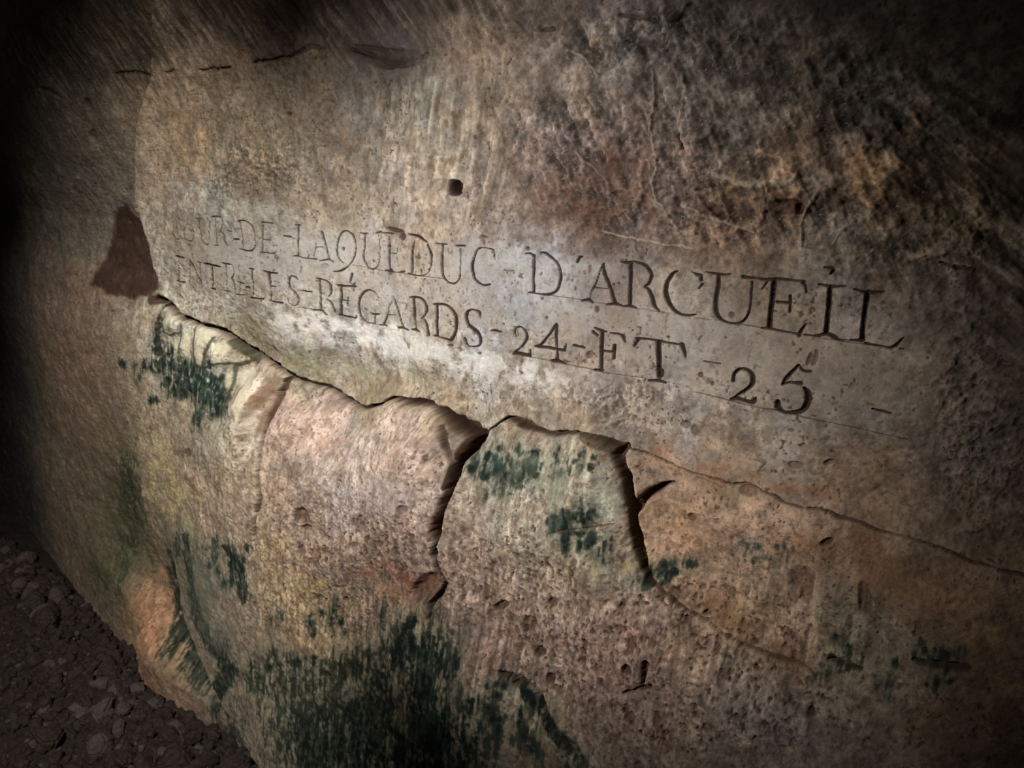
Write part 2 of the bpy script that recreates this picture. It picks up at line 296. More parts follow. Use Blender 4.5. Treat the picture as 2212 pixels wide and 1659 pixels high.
# ------------------------------------------------------------------ joints, cracks, scratches   (px, py, width px)
JOINTS = {   # name: (points, depth m, dirt)
 'ledge_a': ([(340,648,12),(352,655,16),(385,682,10),(430,700,8),(485,718,10),(530,748,7),(575,775,9),(622,812,11),(660,826,5),(700,838,7),(740,861,8),(785,881,7),(825,872,3),(850,860,4),(905,867,9),(950,886,10),(990,910,16),(1018,932,26),(1036,944,18)], .05, .95),
 'ledge_b': ([(1040,944,8),(1060,926,3),(1088,908,4),(1105,905,8),(1130,916,14),(1165,926,10),(1200,936,9),(1260,938,6),(1310,950,8),(1355,966,12)], .022, .8),
 'ledge_c': ([(1355,965,4),(1420,985,2.5),(1480,1015,2.5),(1560,1040,3),(1640,1052,3),(1700,1087,4),(1760,1097,3),(1835,1123,7),(1910,1149,4),(2000,1175,3),(2110,1212,7),(2150,1225,3),(2185,1237,7),(2230,1245,6)], .008, .7),
 'left_side': ([(343,652,16),(337,690,10),(340,735,8),(345,770,8)], .02, .8),
 'mossy_pink': ([(622,812,12),(602,850,15),(583,900,12),(568,940,7),(557,985,4),(555,1040,4),(556,1062,7),(558,1090,9),(552,1110,5),(548,1180,2)], .02, .7),
 'pink_green': ([(1035,944,26),(1020,965,22),(1004,985,14),(988,1005,12),(978,1040,10),(962,1075,9),(950,1102,9),(943,1125,12),(938,1150,15),(938,1180,7),(941,1215,3),(947,1245,8),(950,1265,14),(940,1288,14),(926,1304,8),(925,1335,3.5),(924,1385,3)], .05, .9),
 'green_right': ([(1352,966,16),(1340,980,22),(1345,1005,15),(1353,1030,13),(1361,1060,10),(1364,1095,12),(1366,1125,14),(1372,1160,17),(1378,1195,16),(1387,1225,14),(1398,1250,12)], .028, .8),
 'wedge': ([(1366,1115,12),(1380,1088,16),(1402,1066,15),(1430,1051,9),(1458,1044,5)], .03, .8),
 'lower_right': ([(1395,1250,9),(1440,1285,7),(1500,1322,4),(1560,1362,3),(1620,1397,6),(1680,1420,8),(1740,1442,5),(1760,1462,3)], .012, .6),
 'top_left': ([(90,190,6),(112,196,9),(130,209,5)], .005, .4), 'top_a': ([(244,158,5),(285,156,8),(325,163,9),(330,178,7),(322,186,3)], .005, .3), 'top_b': ([(360,158,9),(372,153,9)], .005, .4),
 'top_c': ([(430,152,5),(450,153,10),(475,149,9),(500,146,4)], .005, .25), 'top_d': ([(547,135,7),(575,130,8),(605,127,9),(640,117,8),(660,106,12),(672,98,11),(700,104,5)], .006, .3),
 'cave_a': ([(758,108,6),(782,114,12),(810,124,16),(838,138,11),(866,133,5)], .014, .35), 'cave_b': ([(768,100,8),(800,102,12),(834,110,13),(862,120,13),(852,134,8)], .010, .3), 'cave_c': ([(880,128,4),(905,122,8),(920,114,6)], .006, .25),
 'rt_a': ([(1172,66,8),(1195,61,9)], .005, .5), 'rt_b': ([(1340,34,6),(1372,38,10),(1410,44,7)], .006, .5), 'rt_c': ([(1468,42,8),(1480,28,12),(1492,8,9)], .008, .5), 'rt_d': ([(1260,100,5),(1285,112,8),(1300,126,5)], .004, .4),
 'block_face': ([(962,915,4),(969,935,8),(967,960,6),(969,980,9),(976,1000,7)], .012, .6),
 'pink_notch': ([(690,852,5),(697,842,4)], .01, .6),
 'green_hair': ([(1190,1150,2),(1250,1140,2.5),(1330,1128,2)], .003, .6),
 'low_bolt': ([(1346,1500,5),(1375,1488,5),(1405,1484,9)], .012, .9),
 'low_gap': ([(1398,1430,10),(1395,1460,9),(1390,1482,4)], .012, .8),
 'dark_slot': ([(1790,1430,7),(1830,1441,12),(1860,1450,6)], .012, .7), 'dark_slot2': ([(1970,1425,5),(2000,1437,10),(2060,1442,14),(2095,1450,10)], .014, .7),
 'low_left': ([(1085,1455,12),(1125,1465,10),(1160,1490,6),(1195,1560,7),(1245,1640,9)], .01, .5),
 'red_slot': ([(2030,570,4),(2065,580,8),(2101,582,6)], .008, .7),
 'rock_slot': ([(1663,400,6),(1656,440,6),(1652,478,8)], .005, .5), 'shaft': ([(1398,350,8),(1396,400,16),(1386,450,10)], .005, .35), 'shaft2': ([(1468,290,6),(1478,316,12)], .008, .6),
 'slab_scar': ([(805,745,8),(815,770,12),(825,790,8)], .003, .35),
 'stain': ([(1765,762,8),(1757,785,12)], .003, .5), 'graze': ([(1505,1030,3),(1560,1050,3)], .002, .3),
}
GUIDES = [[(1190,638,1.6),(1245,646,1.8),(1300,655,1.4),(1380,667,1.2),(1430,674,1.8),(1460,679,1.5)],[(1500,686,1.8),(1550,692,1.4),(1610,702,2.4),(1655,709,2.6)],
          [(1735,723,2.2),(1800,735,1.6),(1930,752,2)],[(1110,765,1.2),(1152,772,1.6),(1190,779,2)],[(1225,787,2.2),(1270,796,1.8),(1300,802,1.6)],[(1305,804,1.8),(1344,811,2.2),(1400,821,1)],
          [(1500,847,1.6),(1528,853,2.4),(1582,866,2.6),(1639,879,2.4),(1671,885,2.8),(1717,896,2.4),(1782,911,2.8),(1869,929,2.6),(1962,950,2)],[(640,664,1.2),(700,671,1.2)],[(760,572,1),(830,585,1.4),(960,602,1.4)]]
DIRT_SHADE = np.zeros_like(U)
n_crack = fbm(160, 160, 44, 3)
DJ = np.zeros_like(U)
for name, (pts, dep, dirt) in JOINTS.items():
    wide = {'ledge_a': 2.2, 'pink_green': 1.8, 'green_right': 1.8}.get(name, 1.5)
    for sl, d in stroke_field(curve(pts, 2), 3.4, .6):
        d = d * (0.86 + 0.28 * n_crack[sl])
        DJ[sl] = np.maximum(DJ[sl], dep * (0.72 * smooth(1.25, .5, d) + 0.28 * smooth(2.3, 0.6, d)))
        DIRT_SHADE[sl] = np.maximum(DIRT_SHADE[sl], dirt * smooth(1.35, .7, d))
for pts in GUIDES:
    for sl, d in stroke_field(pts, 2.0, 0.1):
        GROOVE[sl] = np.maximum(GROOVE[sl], 0.0012 * np.clip(1.3 - d, 0, 1)); INK[sl] = np.maximum(INK[sl], 0.7 * smooth(1.4, .5, d))

# ------------------------------------------------------------------ holes, pits, lumps   (px, py, rx, ry, rot, metres, dirt)
PITS = [(982,406,16,17,0,.035,1),(955,402,22,12,0,.004,.12),(627,247,5,5,0,.003,0),(188,224,7,12,-20,.01,.6),(200,292,9,12,0,.006,.4),
 (835,120,60,22,5,.012,.15),(1690,455,42,16,0,.010,.45),(1722,452,13,13,0,.018,.8),(1555,448,30,9,50,.008,.5),(1800,440,26,28,0,.006,.3),
 (1736,1258,32,22,0,.005,.35),(1750,1280,16,26,10,.006,.4),(1868,1300,12,34,0,.006,.4),(1787,1172,14,7,-20,.006,.7),(1497,1115,10,8,0,.006,.5),(1274,765,8,8,0,.004,.5),(1748,535,12,5,0,.004,.3),
 (740,538,3,5,0,.002,.7),(1515,811,6,6,0,.004,.6),(1523,818,9,4,35,.003,.3),(1531,824,5,7,0,.003,.35),(1539,829,4,5,0,.004,.6),(1290,669,5,7,0,.003,.6),(1582,681,7,7,0,.003,.5),(1171,645,4,3,0,.002,.6),(1180,686,4,4,0,.002,.6),
 (1325,615,3,3,0,.002,.9),(1337,612,3,3,0,.002,.9),(1443,728,4,3,0,.002,.8),(972,745,6,3,0,.002,.7),(995,752,4,5,0,.002,.6),(1036,762,4,3,0,.002,.7),(1128,783,3,8,20,.003,.5),(843,588,5,8,30,.002,.6),(700,575,8,6,0,.002,.2),
 (855,503,18,5,12,.005,.75),(868,512,7,9,0,.005,.7),(935,507,5,10,0,.002,.4),(1284,548,4,11,-15,.003,.4),(1272,582,4,10,10,.003,.45),(1170,592,3,5,20,.002,.5),(1142,537,5,5,0,.003,.6),(1045,510,10,3,15,.003,.5),(1046,522,3,8,-10,.003,.4),
 (1480,918,10,8,0,.004,.4),(1500,930,8,12,0,.004,.3),(1620,1065,22,12,10,.006,.35),(1790,1000,12,6,-20,.005,.4),(1720,1005,16,8,10,.005,.35),(1750,775,5,16,20,.003,.6),(1710,930,8,4,0,.002,.5),
 (870,1100,12,9,0,.006,.4),(648,1115,14,16,-30,.010,.5),(658,1140,10,6,0,.008,.5),(650,1190,9,12,0,.006,.35),(555,1095,8,8,0,.006,.5),(1165,1410,12,9,0,.010,.7),(1188,1465,10,10,0,.008,.5),(1355,1445,9,10,0,.01,.8),(1195,1300,10,10,0,.008,.5),(1080,1310,16,8,-15,.008,.6),
 (920,1270,34,26,-40,.02,.3),(1125,1475,14,10,0,.01,.6),(405,980,8,9,0,.005,.5),(1140,1350,14,16,0,.008,.45),(470,1590,9,8,0,.01,.4),(400,862,24,14,0,.005,.2)]
for cx, cy, rx, ry, rot, dep, dirt in PITS:
    sl, r2 = patch(cx, cy, rx, ry, rot, 1.9, 0.10 if max(rx, ry) < 18 else 0.55)
    r2 = r2 * (0.88 + 0.24 * n_crack[sl])
    DJ[sl] = np.maximum(DJ[sl], dep * smooth(1.5, .25, r2)); DIRT_SHADE[sl] = np.maximum(DIRT_SHADE[sl], dirt * smooth(1.5, .5, r2))
# raised veins and ridges
RIDGES = [([(1404,160,5),(1408,210,4),(1412,300,5),(1424,340,5),(1412,400,6),(1413,415,5),(1440,450,6),(1480,505,5)], 0.0046),
 ([(1478,165,4),(1484,195,4),(1474,230,5),(1463,262,4),(1478,300,3)], 0.0030),([(1352,215,3),(1352,280,3)], 0.0019),([(1768,412,6),(1748,445,6),(1732,480,7),(1727,530,4)], 0.0046),
 ([(1250,330,6),(1300,380,5),(1340,440,4),(1370,480,4)], 0.0030),([(1480,440,10),(1560,480,10),(1630,500,8)], 0.0038),([(1230,110,8),(1260,130,9),(1290,160,5)], 0.0038),([(1500,1105,4),(1560,1118,3),(1610,1135,2)], 0.0019),
 ([(1540,380,12),(1640,400,14),(1760,390,10),(1840,430,8)], 0.0030),([(1840,475,5),(1800,530,5)], 0.0023),([(1300,500,6),(1400,520,6),(1500,535,6)], 0.0015)]
LIFT = np.zeros_like(U); PALE = np.zeros_like(U)
for pts, dep in RIDGES:
    for sl, d in stroke_field(pts, 2.6, 1.0):
        g = smooth(2.2, 0, d * (0.7 + .6 * n_crack[sl])); LIFT[sl] = np.maximum(LIFT[sl], dep * g); PALE[sl] = np.maximum(PALE[sl], smooth(1.3, .4, d))
LUMPS = [(380,700,22,22,0,.018),(445,740,30,34,-20,.02),(400,745,16,30,0,.012),(490,765,28,26,20,.02),(545,850,26,52,10,.035),(535,920,14,70,2,.03),(650,905,60,28,-15,.015),(880,890,38,26,20,.022),(870,960,70,50,0,.014),
 (930,950,34,50,20,.015),(720,1000,60,50,0,.008),(1150,970,30,40,0,.010),(1290,1010,50,50,0,.012),(1240,1090,40,30,0,.008),(1330,1090,20,80,0,.01),(1420,1000,40,18,20,.006),(1560,1110,120,30,8,.006),(1290,1340,50,36,0,.012),(1130,1150,60,40,0,.01),
 (1640,1290,60,44,0,.012),(1800,1290,34,34,0,.012),(2000,1300,60,60,0,.01),(700,750,120,22,12,.006),(950,800,100,26,14,.006),(1060,60,60,40,0,.02),(1500,300,50,30,0,.012),(1300,210,90,40,0,.01),(1650,390,90,34,0,.015),(1900,390,60,40,0,.015),
 (1000,1500,80,60,0,.01),(350,1380,34,90,-10,.02),(720,1210,80,60,0,.01),(1440,1400,80,60,0,.01),(1600,1560,90,60,0,.012),(1210,1560,60,60,0,.01)]
for cx, cy, rx, ry, rot, dep in LUMPS:
    sl, g = blob(cx, cy, rx, ry, rot, 0.5); LIFT[sl] += dep * g

# ------------------------------------------------------------------ zones of surface kind
Zband = zone((500,560,110,60,8,.3),(650,570,120,70,8,.3),(800,600,130,80,9,.3),(1000,630,140,85,10,.3),(1200,660,150,80,11,.3),(1400,710,160,85,11,.3),(1600,760,160,95,11,.3),(1780,800,150,95,11,.3))
Zband = np.clip(Zband * 1.35, 0, 1)
Zchisel_light = np.clip(zone((960,250,150,90,0,.3),(880,230,80,60,0,.3),(1050,340,90,110,0,.3),(930,370,130,40,0,.3)) * 1.3, 0, 1)
Zrough_tr = np.clip(zone((1250,300,140,120,0),(1300,430,170,80,5),(1500,300,220,160,0),(1550,470,260,70,8),(1750,430,260,110,5),(1800,230,320,160,0),(1450,90,320,90,0),(2000,500,220,120,0)) * 1.4, 0, 1)
Zdiag_tl = np.clip(zone((450,50,420,80,0),(150,120,250,90,0),(750,20,250,60,0),(1000,20,160,40,0)) * 1.3, 0, 1)
Zdiag_r = np.clip(zone((2050,330,180,200,0),(2180,550,80,220,0)) * 1.3, 0, 1)
Zpit = np.clip(zone((780,1180,200,130,0),(1050,1250,250,120,0),(1250,1400,300,150,0),(1500,1500,300,140,0),(1400,1330,200,80,0),(700,1300,180,70,0)) * 1.3, 0, 1)
Zgran = np.clip(zone((1290,860,110,34,8),(1220,840,60,22,8),(1400,860,60,20,8),(1330,890,80,24,8),(560,360,120,40,10),(480,400,80,20,0),(2080,760,60,240,0),(2130,980,100,200,0)) * 1.3, 0, 1)
Zstreak = np.clip(zone((480,1150,150,180,0),(700,1500,330,150,0),(950,1480,200,190,0),(400,800,120,110,0),(280,1100,70,200,0),(1700,1350,200,120,0),(1200,1040,160,100,0)) * 1.3, 0, 1)
calm = np.clip(1 - Zband * .88, 0, 1)

# ------------------------------------------------------------------ fine relief
f_big = fbm(6, 6, 1, 4) - .5
f_mid = fbm(28, 28, 2, 4) - .5
f_fine = fbm(130, 130, 3, 3) - .5
diag_tl = fbm(16, 150, 4, 3, -52) - .5
diag_tr = fbm(18, 130, 5, 3, -38) - .5
chis = fbm(14, 120, 6, 3, 74) - .5
chis2 = fbm(18, 140, 8, 3, -62) - .5
rid = 1 - np.abs(fbm(26, 26, 9, 4) * 2 - 1) * 3.2; rid = np.clip(rid, 0, 1)
pitn = fbm(190, 150, 11, 2); pitn2 = fbm(75, 60, 12, 3)
strk = fbm(150, 16, 13, 3)
H = H + f_big * (.016 * calm + .002) + f_mid * (.008 * calm + .0012) + f_fine * (.0028 * calm + .0006)
H += Zdiag_tl * diag_tl * .007 + Zdiag_r * diag_tr * .010 + Zchisel_light * chis * .0065
H += Zrough_tr * (1 - Zband * .9) * ((rid - .4) * .005 + f_mid * .010 + chis2 * .008 + f_fine * .003)
H -= Zpit * (smooth(.62, .80, pitn) * .0026 + smooth(.62, .76, pitn2) * .0035 + (strk - .5) * .003)
H += Zgran * (pitn - .5) * .007
H += Zstreak * (strk - .5) * .003
spit = smooth(.735, .80, pitn) * (0.35 + .65 * smooth(.45, .6, fbm(20, 20, 15, 2)))
H -= spit * .0016
H += LIFT * (1 - .6 * Zband) - DJ - GROOVE

# ------------------------------------------------------------------ stone colours (sRGB), judged by eye, with some shade put in
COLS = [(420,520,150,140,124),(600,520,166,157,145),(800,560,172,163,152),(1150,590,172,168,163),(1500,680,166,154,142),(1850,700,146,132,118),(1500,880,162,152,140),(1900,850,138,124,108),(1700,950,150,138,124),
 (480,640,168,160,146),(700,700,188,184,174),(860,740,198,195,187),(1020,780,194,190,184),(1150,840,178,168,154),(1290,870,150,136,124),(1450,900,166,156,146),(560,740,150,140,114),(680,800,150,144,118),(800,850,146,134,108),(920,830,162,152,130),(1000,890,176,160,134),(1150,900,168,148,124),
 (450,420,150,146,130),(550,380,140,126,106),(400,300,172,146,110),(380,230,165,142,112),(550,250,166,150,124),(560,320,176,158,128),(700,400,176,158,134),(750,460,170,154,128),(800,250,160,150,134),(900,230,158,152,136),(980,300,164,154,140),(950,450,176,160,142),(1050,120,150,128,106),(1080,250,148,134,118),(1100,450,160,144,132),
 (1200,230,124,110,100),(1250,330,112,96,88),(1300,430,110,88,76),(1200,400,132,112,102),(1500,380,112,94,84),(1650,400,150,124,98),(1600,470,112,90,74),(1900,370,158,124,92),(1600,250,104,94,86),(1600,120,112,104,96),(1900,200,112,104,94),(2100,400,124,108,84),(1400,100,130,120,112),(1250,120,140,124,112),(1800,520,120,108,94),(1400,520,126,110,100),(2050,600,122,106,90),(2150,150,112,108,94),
 (300,80,88,74,60),(600,60,100,82,68),(100,300,108,100,86),(150,60,76,68,56),(800,40,92,76,68),(450,40,92,78,64),(840,110,100,92,88),(950,40,116,98,84),(450,120,138,118,96),(650,160,158,138,114),  # top-left tones lowered to paint in the dim corner
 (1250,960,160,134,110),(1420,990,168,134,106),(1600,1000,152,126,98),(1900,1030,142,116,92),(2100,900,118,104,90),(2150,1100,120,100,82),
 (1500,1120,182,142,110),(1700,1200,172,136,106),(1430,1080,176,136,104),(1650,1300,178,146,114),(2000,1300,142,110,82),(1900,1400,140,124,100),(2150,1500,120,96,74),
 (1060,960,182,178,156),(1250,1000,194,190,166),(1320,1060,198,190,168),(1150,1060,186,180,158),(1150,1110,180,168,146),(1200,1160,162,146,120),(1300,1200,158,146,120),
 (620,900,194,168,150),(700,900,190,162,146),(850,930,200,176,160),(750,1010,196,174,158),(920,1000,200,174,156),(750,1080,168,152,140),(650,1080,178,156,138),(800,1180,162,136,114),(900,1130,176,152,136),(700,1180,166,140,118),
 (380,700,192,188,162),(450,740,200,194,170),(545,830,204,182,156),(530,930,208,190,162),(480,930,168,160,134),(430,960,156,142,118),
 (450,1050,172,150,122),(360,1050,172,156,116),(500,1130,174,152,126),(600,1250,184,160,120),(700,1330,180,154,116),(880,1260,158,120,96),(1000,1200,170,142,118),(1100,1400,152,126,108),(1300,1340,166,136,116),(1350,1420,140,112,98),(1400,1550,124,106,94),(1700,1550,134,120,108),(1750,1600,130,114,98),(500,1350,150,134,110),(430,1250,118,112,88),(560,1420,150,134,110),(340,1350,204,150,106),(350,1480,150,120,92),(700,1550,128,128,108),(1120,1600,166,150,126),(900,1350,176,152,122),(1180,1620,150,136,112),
 (20,1000,44,44,46),(20,800,70,68,62),(40,1150,40,40,42),(20,600,90,86,76),(150,500,124,120,102),(150,620,136,112,90),(150,760,138,112,88),(200,900,136,114,90),(150,1050,124,108,86),(240,1150,110,104,76),(220,1250,116,102,78),(450,1600,126,106,90)]  # far-left tones painted near black to stand in for the unlit void
cp = []
for a, b, r, g, bb in COLS:
    u, v, h = on(a, b); cp.append((u, v, r, g, bb))
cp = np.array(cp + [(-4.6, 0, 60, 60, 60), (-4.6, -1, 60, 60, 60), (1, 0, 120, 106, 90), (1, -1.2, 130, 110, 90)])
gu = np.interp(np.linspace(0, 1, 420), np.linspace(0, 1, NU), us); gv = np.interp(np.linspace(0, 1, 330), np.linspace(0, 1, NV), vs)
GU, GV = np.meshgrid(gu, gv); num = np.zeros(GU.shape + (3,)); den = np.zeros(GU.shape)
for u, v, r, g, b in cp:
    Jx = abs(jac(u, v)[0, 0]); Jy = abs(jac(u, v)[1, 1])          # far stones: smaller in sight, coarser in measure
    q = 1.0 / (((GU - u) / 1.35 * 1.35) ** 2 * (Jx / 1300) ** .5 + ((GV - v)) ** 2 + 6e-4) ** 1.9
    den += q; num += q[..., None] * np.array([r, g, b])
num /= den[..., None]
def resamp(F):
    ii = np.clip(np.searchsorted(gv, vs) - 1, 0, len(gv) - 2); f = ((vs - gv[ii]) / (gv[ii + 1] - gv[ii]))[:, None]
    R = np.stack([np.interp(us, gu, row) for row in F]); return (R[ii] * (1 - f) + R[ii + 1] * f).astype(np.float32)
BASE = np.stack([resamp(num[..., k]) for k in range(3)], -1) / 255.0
# wander the sampling so that patches of colour have natural outlines
du = np.clip(np.searchsorted(us, us[0] + (U + WU * 2.2 + WU2 * 1.5 - us[0]).ravel()).reshape(U.shape), 0, NU - 1)
dv = np.clip(np.searchsorted(vs, (V + WV * 2.2 + WV2 * 1.5).ravel()).reshape(V.shape), 0, NV - 1)
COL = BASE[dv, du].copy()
def mix(mask, col, k=1.0):
    global COL
    m = np.clip(mask * k, 0, 1)[..., None]; COL = COL * (1 - m) + np.array(col, np.float32) / 255.0 * m
def mul(f):
    global COL
    COL = np.clip(COL * f[..., None], 0, 1)

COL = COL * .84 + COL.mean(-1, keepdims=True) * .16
# grain and mottling of the limestone
c1 = fbm(10, 10, 21, 4); c2 = fbm(40, 40, 22, 4); c3 = fbm(200, 200, 23, 3); c4 = fbm(5, 5, 24, 3)
amp = 1 - .45 * Zband
mul(1 + amp * ((c1 - .5) * .30 + (c2 - .5) * .48 + (c3 - .5) * .34))
COL = np.clip(COL * (1 + (c4[..., None] - .5) * np.array([.05, .0, -.08], np.float32) + (fbm(24, 24, 25, 3)[..., None] - .5) * np.array([.05, .0, -.10], np.float32)), 0, 1)
fl1 = smooth(.56, .70, fbm(85, 75, 61, 3)); fl2 = smooth(.58, .70, fbm(45, 150, 62, 2, 68)); fl3 = smooth(.60, .72, fbm(34, 34, 63, 4))
mix(fl1 * (1 - .75 * Zband), (92, 72, 58), .34); fl4 = smooth(.66, .78, fbm(150, 130, 66, 3)); mix(fl4 * (.35 + .65 * smooth(.4, .6, c2)), (84, 68, 56), .5)
mix(smooth(.56, .74, fbm(70, 30, 67, 4)) * Zband, (140, 126, 112), .28); mix(smooth(.55, .75, fbm(35, 22, 68, 4)) * Zband, (192, 188, 182), .25)
mix(fl3 * (1 - .8 * Zband), (96, 80, 64), .34)
mix(fl2 * np.clip(1 - Zband - .3 * Zdiag_tl, 0, 1) * (U < -0.6), (104, 86, 68), .32)
pale = smooth(.60, .74, fbm(60, 60, 64, 4)); mix(pale * (1 - .6 * Zband), (186, 172, 152), .22)
# tool marks: colour darker in the furrows, paler on the ridges
mul(1 + Zdiag_tl * diag_tl * 1.0 + Zdiag_r * diag_tr * 1.5 + Zchisel_light * chis * .75)
mul(1 + Zrough_tr * (1 - Zband) * (np.clip(rid - .5, -.5, .5) * .35 + chis2 * .9 + (c2 - .5) * .7 + (c3 - .5) * .5))
mul(1 + Zpit * ((strk - .5) * .45 + (c3 - .5) * .5) + Zgran * (pitn - .5) * .9 + Zstreak * (strk - .5) * .5)
mix(Zpit * (smooth(.63, .80, pitn) * .8 + smooth(.61, .74, pitn2) * .6), (74, 50, 40), .9)
mix(spit * (.3 + .7 * (1 - Zdiag_tl)), (72, 60, 50), .75)
mix(PALE, (178, 164, 146), .62)
speck = smooth(.84, .92, fbm(420, 420, 26, 1)) * Zrough_tr; mix(speck, (190, 180, 170), .5)
# lime wash brushed along the dressed band and its lip
lip = np.clip(zone((700,705,120,22,13,.3),(850,740,140,30,12,.3),(1000,775,140,34,12,.3),(1140,800,100,28,12,.3)) * 1.2, 0, 1)
mix(lip * smooth(.32, .5, c2), (222, 220, 214), .75)
mix(zone((470,425,60,16,10,.3),(560,455,60,18,8,.3),(620,500,30,30,8,.3)) * smooth(.3, .6, c2), (176, 178, 166), .7)
mix(zone((720,540,60,45,8,.3),(740,530,20,30,0,.2),(1010,560,60,40,8,.3),(1110,565,60,26,8,.3),(1250,575,100,18,8,.3)), (184, 184, 182), .6)
# olive shading of the slab's underside put into the colour
mix(zone((520,715,60,20,30,.4),(620,790,80,18,30,.4),(720,830,90,22,20,.4),(830,850,70,20,10,.4)) * smooth(.35, .65, c2), (112, 100, 62), .6)
mix(zone((660,775,70,30,15,.4),(780,800,60,30,15,.4),(900,815,60,20,15,.4)) * smooth(.48, .66, c2), (120, 122, 96), .7)
# brown crusts
mix(zone((1280,440,160,60,10),(1200,460,60,30,0),(1400,470,80,40,0),(1330,360,60,60,0)) * smooth(.35, .62, c2), (84, 60, 48), .75)
mix(zone((1700,455,60,30,0),(1800,430,40,30,0),(1560,450,50,24,30)) * smooth(.3, .6, c2), (70, 50, 38), .6)
mix(zone((900,1270,70,30,-20),(820,1255,80,20,0)) * smooth(.4, .6, c2), (120, 74, 54), .6)
mix(zone((1580,1330,90,24,32,.4),(1700,1420,70,24,30,.4),(1560,1300,50,30,20,.4)), (112, 78, 50), .6)
mix(zone((1780,1190,70,22,8,.5),(1900,1240,60,40,0,.5),(1870,1180,40,40,0,.5)), (116, 84, 58), .6)
mix(zone((1560,1030,120,22,12),(1750,1070,100,20,10),(1380,960,60,20,12)) * smooth(.35, .6, c2), (132, 96, 68), .6)
mix(zone((740,300,40,30,0),(400,250,50,40,0),(480,360,60,20,0)) * smooth(.4, .65, c2), (170, 132, 92), .35)
mix(zone((640,880,50,14,-10,.3),(860,990,20,28,0,.3),(650,940,18,26,0,.3),(720,960,30,20,0,.3)) * smooth(.4, .6, c2), (150, 122, 106), .7)
sl, r2 = patch(627, 247, 5, 5, 0, 2, 0); m = np.zeros_like(U); m[sl] = smooth(1.6, .4, r2); mix(m, (126, 74, 34), .9)
mix(zone((850,1080,70,26,0),(820,1050,60,20,0)), (162, 152, 150), .5)
mix(zone((850,95,80,34,0,.3),(880,80,60,30,0,.3)) * smooth(.3, .6, c2), (104, 98, 98), .55)

# green growth: deep in its heart, ragged and streaky at its rim
ALG = [(600,1680,110,50,0,1),(740,1690,130,60,0,1.1),(880,1690,110,60,0,1.2),(980,1660,70,60,0,1),(1240,1690,50,50,-30,.9),(560,1650,50,50,0,.9),(405,800,70,26,10,1),(440,850,42,45,0,1.15),(470,870,26,34,0,1),(355,765,28,26,0,1.1),(340,800,70,14,0,.8),(345,700,9,40,0,.7),(425,905,20,26,0,.8),(380,840,40,20,0,.6),(300,790,30,9,0,.6),
 (1055,1000,34,26,0,.9),(1110,1015,60,34,0,.8),(1090,1060,50,14,0,.6),(1240,1120,34,36,20,1),(1280,1165,30,20,0,.7),(1420,1235,42,16,-10,1.1),(1395,1250,20,12,0,1),(1230,1020,40,8,-20,.6),(1160,985,40,10,0,.5),
 (1500,1215,22,12,0,.8),(1600,1180,26,22,0,.6),(1640,1210,26,12,0,.5),(1700,1190,20,30,0,.4),(1840,1440,62,24,5,.7),(2035,1430,60,30,5,.75),(2000,1400,40,20,0,.5),(1900,1500,60,30,0,.3),(1850,1400,70,40,0,.45),
 (385,1180,12,40,0,.7),(395,1290,10,70,-6,1.05),(430,1400,14,60,-28,1.05),(480,1440,20,50,-40,1.1),(510,1470,36,26,30,1),(500,1220,16,44,-10,1),(520,1260,10,30,0,1),(415,1190,30,26,0,.6),(460,1180,40,20,0,.5),
 (640,1480,160,50,0,.75),(560,1540,70,90,0,.8),(700,1560,170,80,0,.8),(820,1470,60,60,0,.85),(870,1400,60,50,0,1),(920,1470,60,110,0,1.15),(980,1450,26,60,0,.9),(930,1580,70,80,0,1.25),(870,1620,60,60,0,1),(1010,1600,60,70,0,.8),(620,1620,60,40,0,.9),(660,1650,90,40,0,.9),
 (720,1335,9,34,0,.9),(828,1325,5,26,0,.8),(1060,1540,26,60,-20,.7),(1140,1600,26,60,-30,.8),(1090,1480,40,16,20,.8),(1130,1560,34,60,-30,.5),(280,1050,26,110,0,.75),(285,1180,22,80,0,.6),(240,1260,50,60,0,.5),(620,1440,90,26,14,.7),(760,1440,70,40,0,.8),(520,1510,40,40,0,.9),(590,1600,70,60,0,1),(700,1610,120,60,0,1.1),(790,1540,90,60,0,1),(480,1400,36,30,40,.7),(800,1600,90,60,0,1.1),(560,1480,60,30,20,.8),(382,1240,10,60,0,1),(405,1350,12,50,-15,1.1),(450,1430,16,50,-38,1.1),(330,740,12,30,0,.7),(350,790,40,24,0,.9),(470,820,30,20,0,.8),(540,1290,20,30,0,.5),(600,1340,20,30,0,.4)]
ra = random.Random(12)
for cx, cy, sx, sy, n_, r0, r1, st in [(1080,1010,70,34,26,5,13,1.0),(1240,1130,50,36,24,4,11,1.1),(1150,990,70,30,12,4,9,.9),(1300,1180,40,24,12,4,9,.9),(1430,1235,40,16,12,4,10,1.1),(1240,985,60,26,10,4,8,.8),(1640,1190,70,24,9,4,10,.6),
                                       (400,830,60,40,26,6,14,1.1),(330,790,40,20,10,5,10,.9),(880,1390,70,50,26,6,15,1.1),(640,1440,120,24,20,6,14,.9),(480,1230,50,50,14,6,12,.8),(1060,1530,50,60,16,6,14,.9),(1830,1430,70,34,16,5,12,.8),(2020,1440,60,36,12,5,12,.8),(700,1340,60,24,8,4,9,.9)]:
    for k in range(n_): ALG.append((ra.gauss(cx, sx * .55), ra.gauss(cy, sy * .55), ra.uniform(r0, r1), ra.uniform(r0, r1) * 1.2, 0, st))
ALM = np.zeros_like(U)
for cx, cy, rx, ry, rot, st in ALG:
    sl, g = blob(cx, cy, rx * 1.15 + 3, ry * 1.15 + 3, rot, .5); ALM[sl] = np.maximum(ALM[sl], g * st)
astreak = fbm(170, 26, 41, 4); aspk = fbm(110, 90, 42, 3); apat = fbm(30, 22, 43, 3)
tex = .38 * astreak + .34 * aspk + .28 * apat
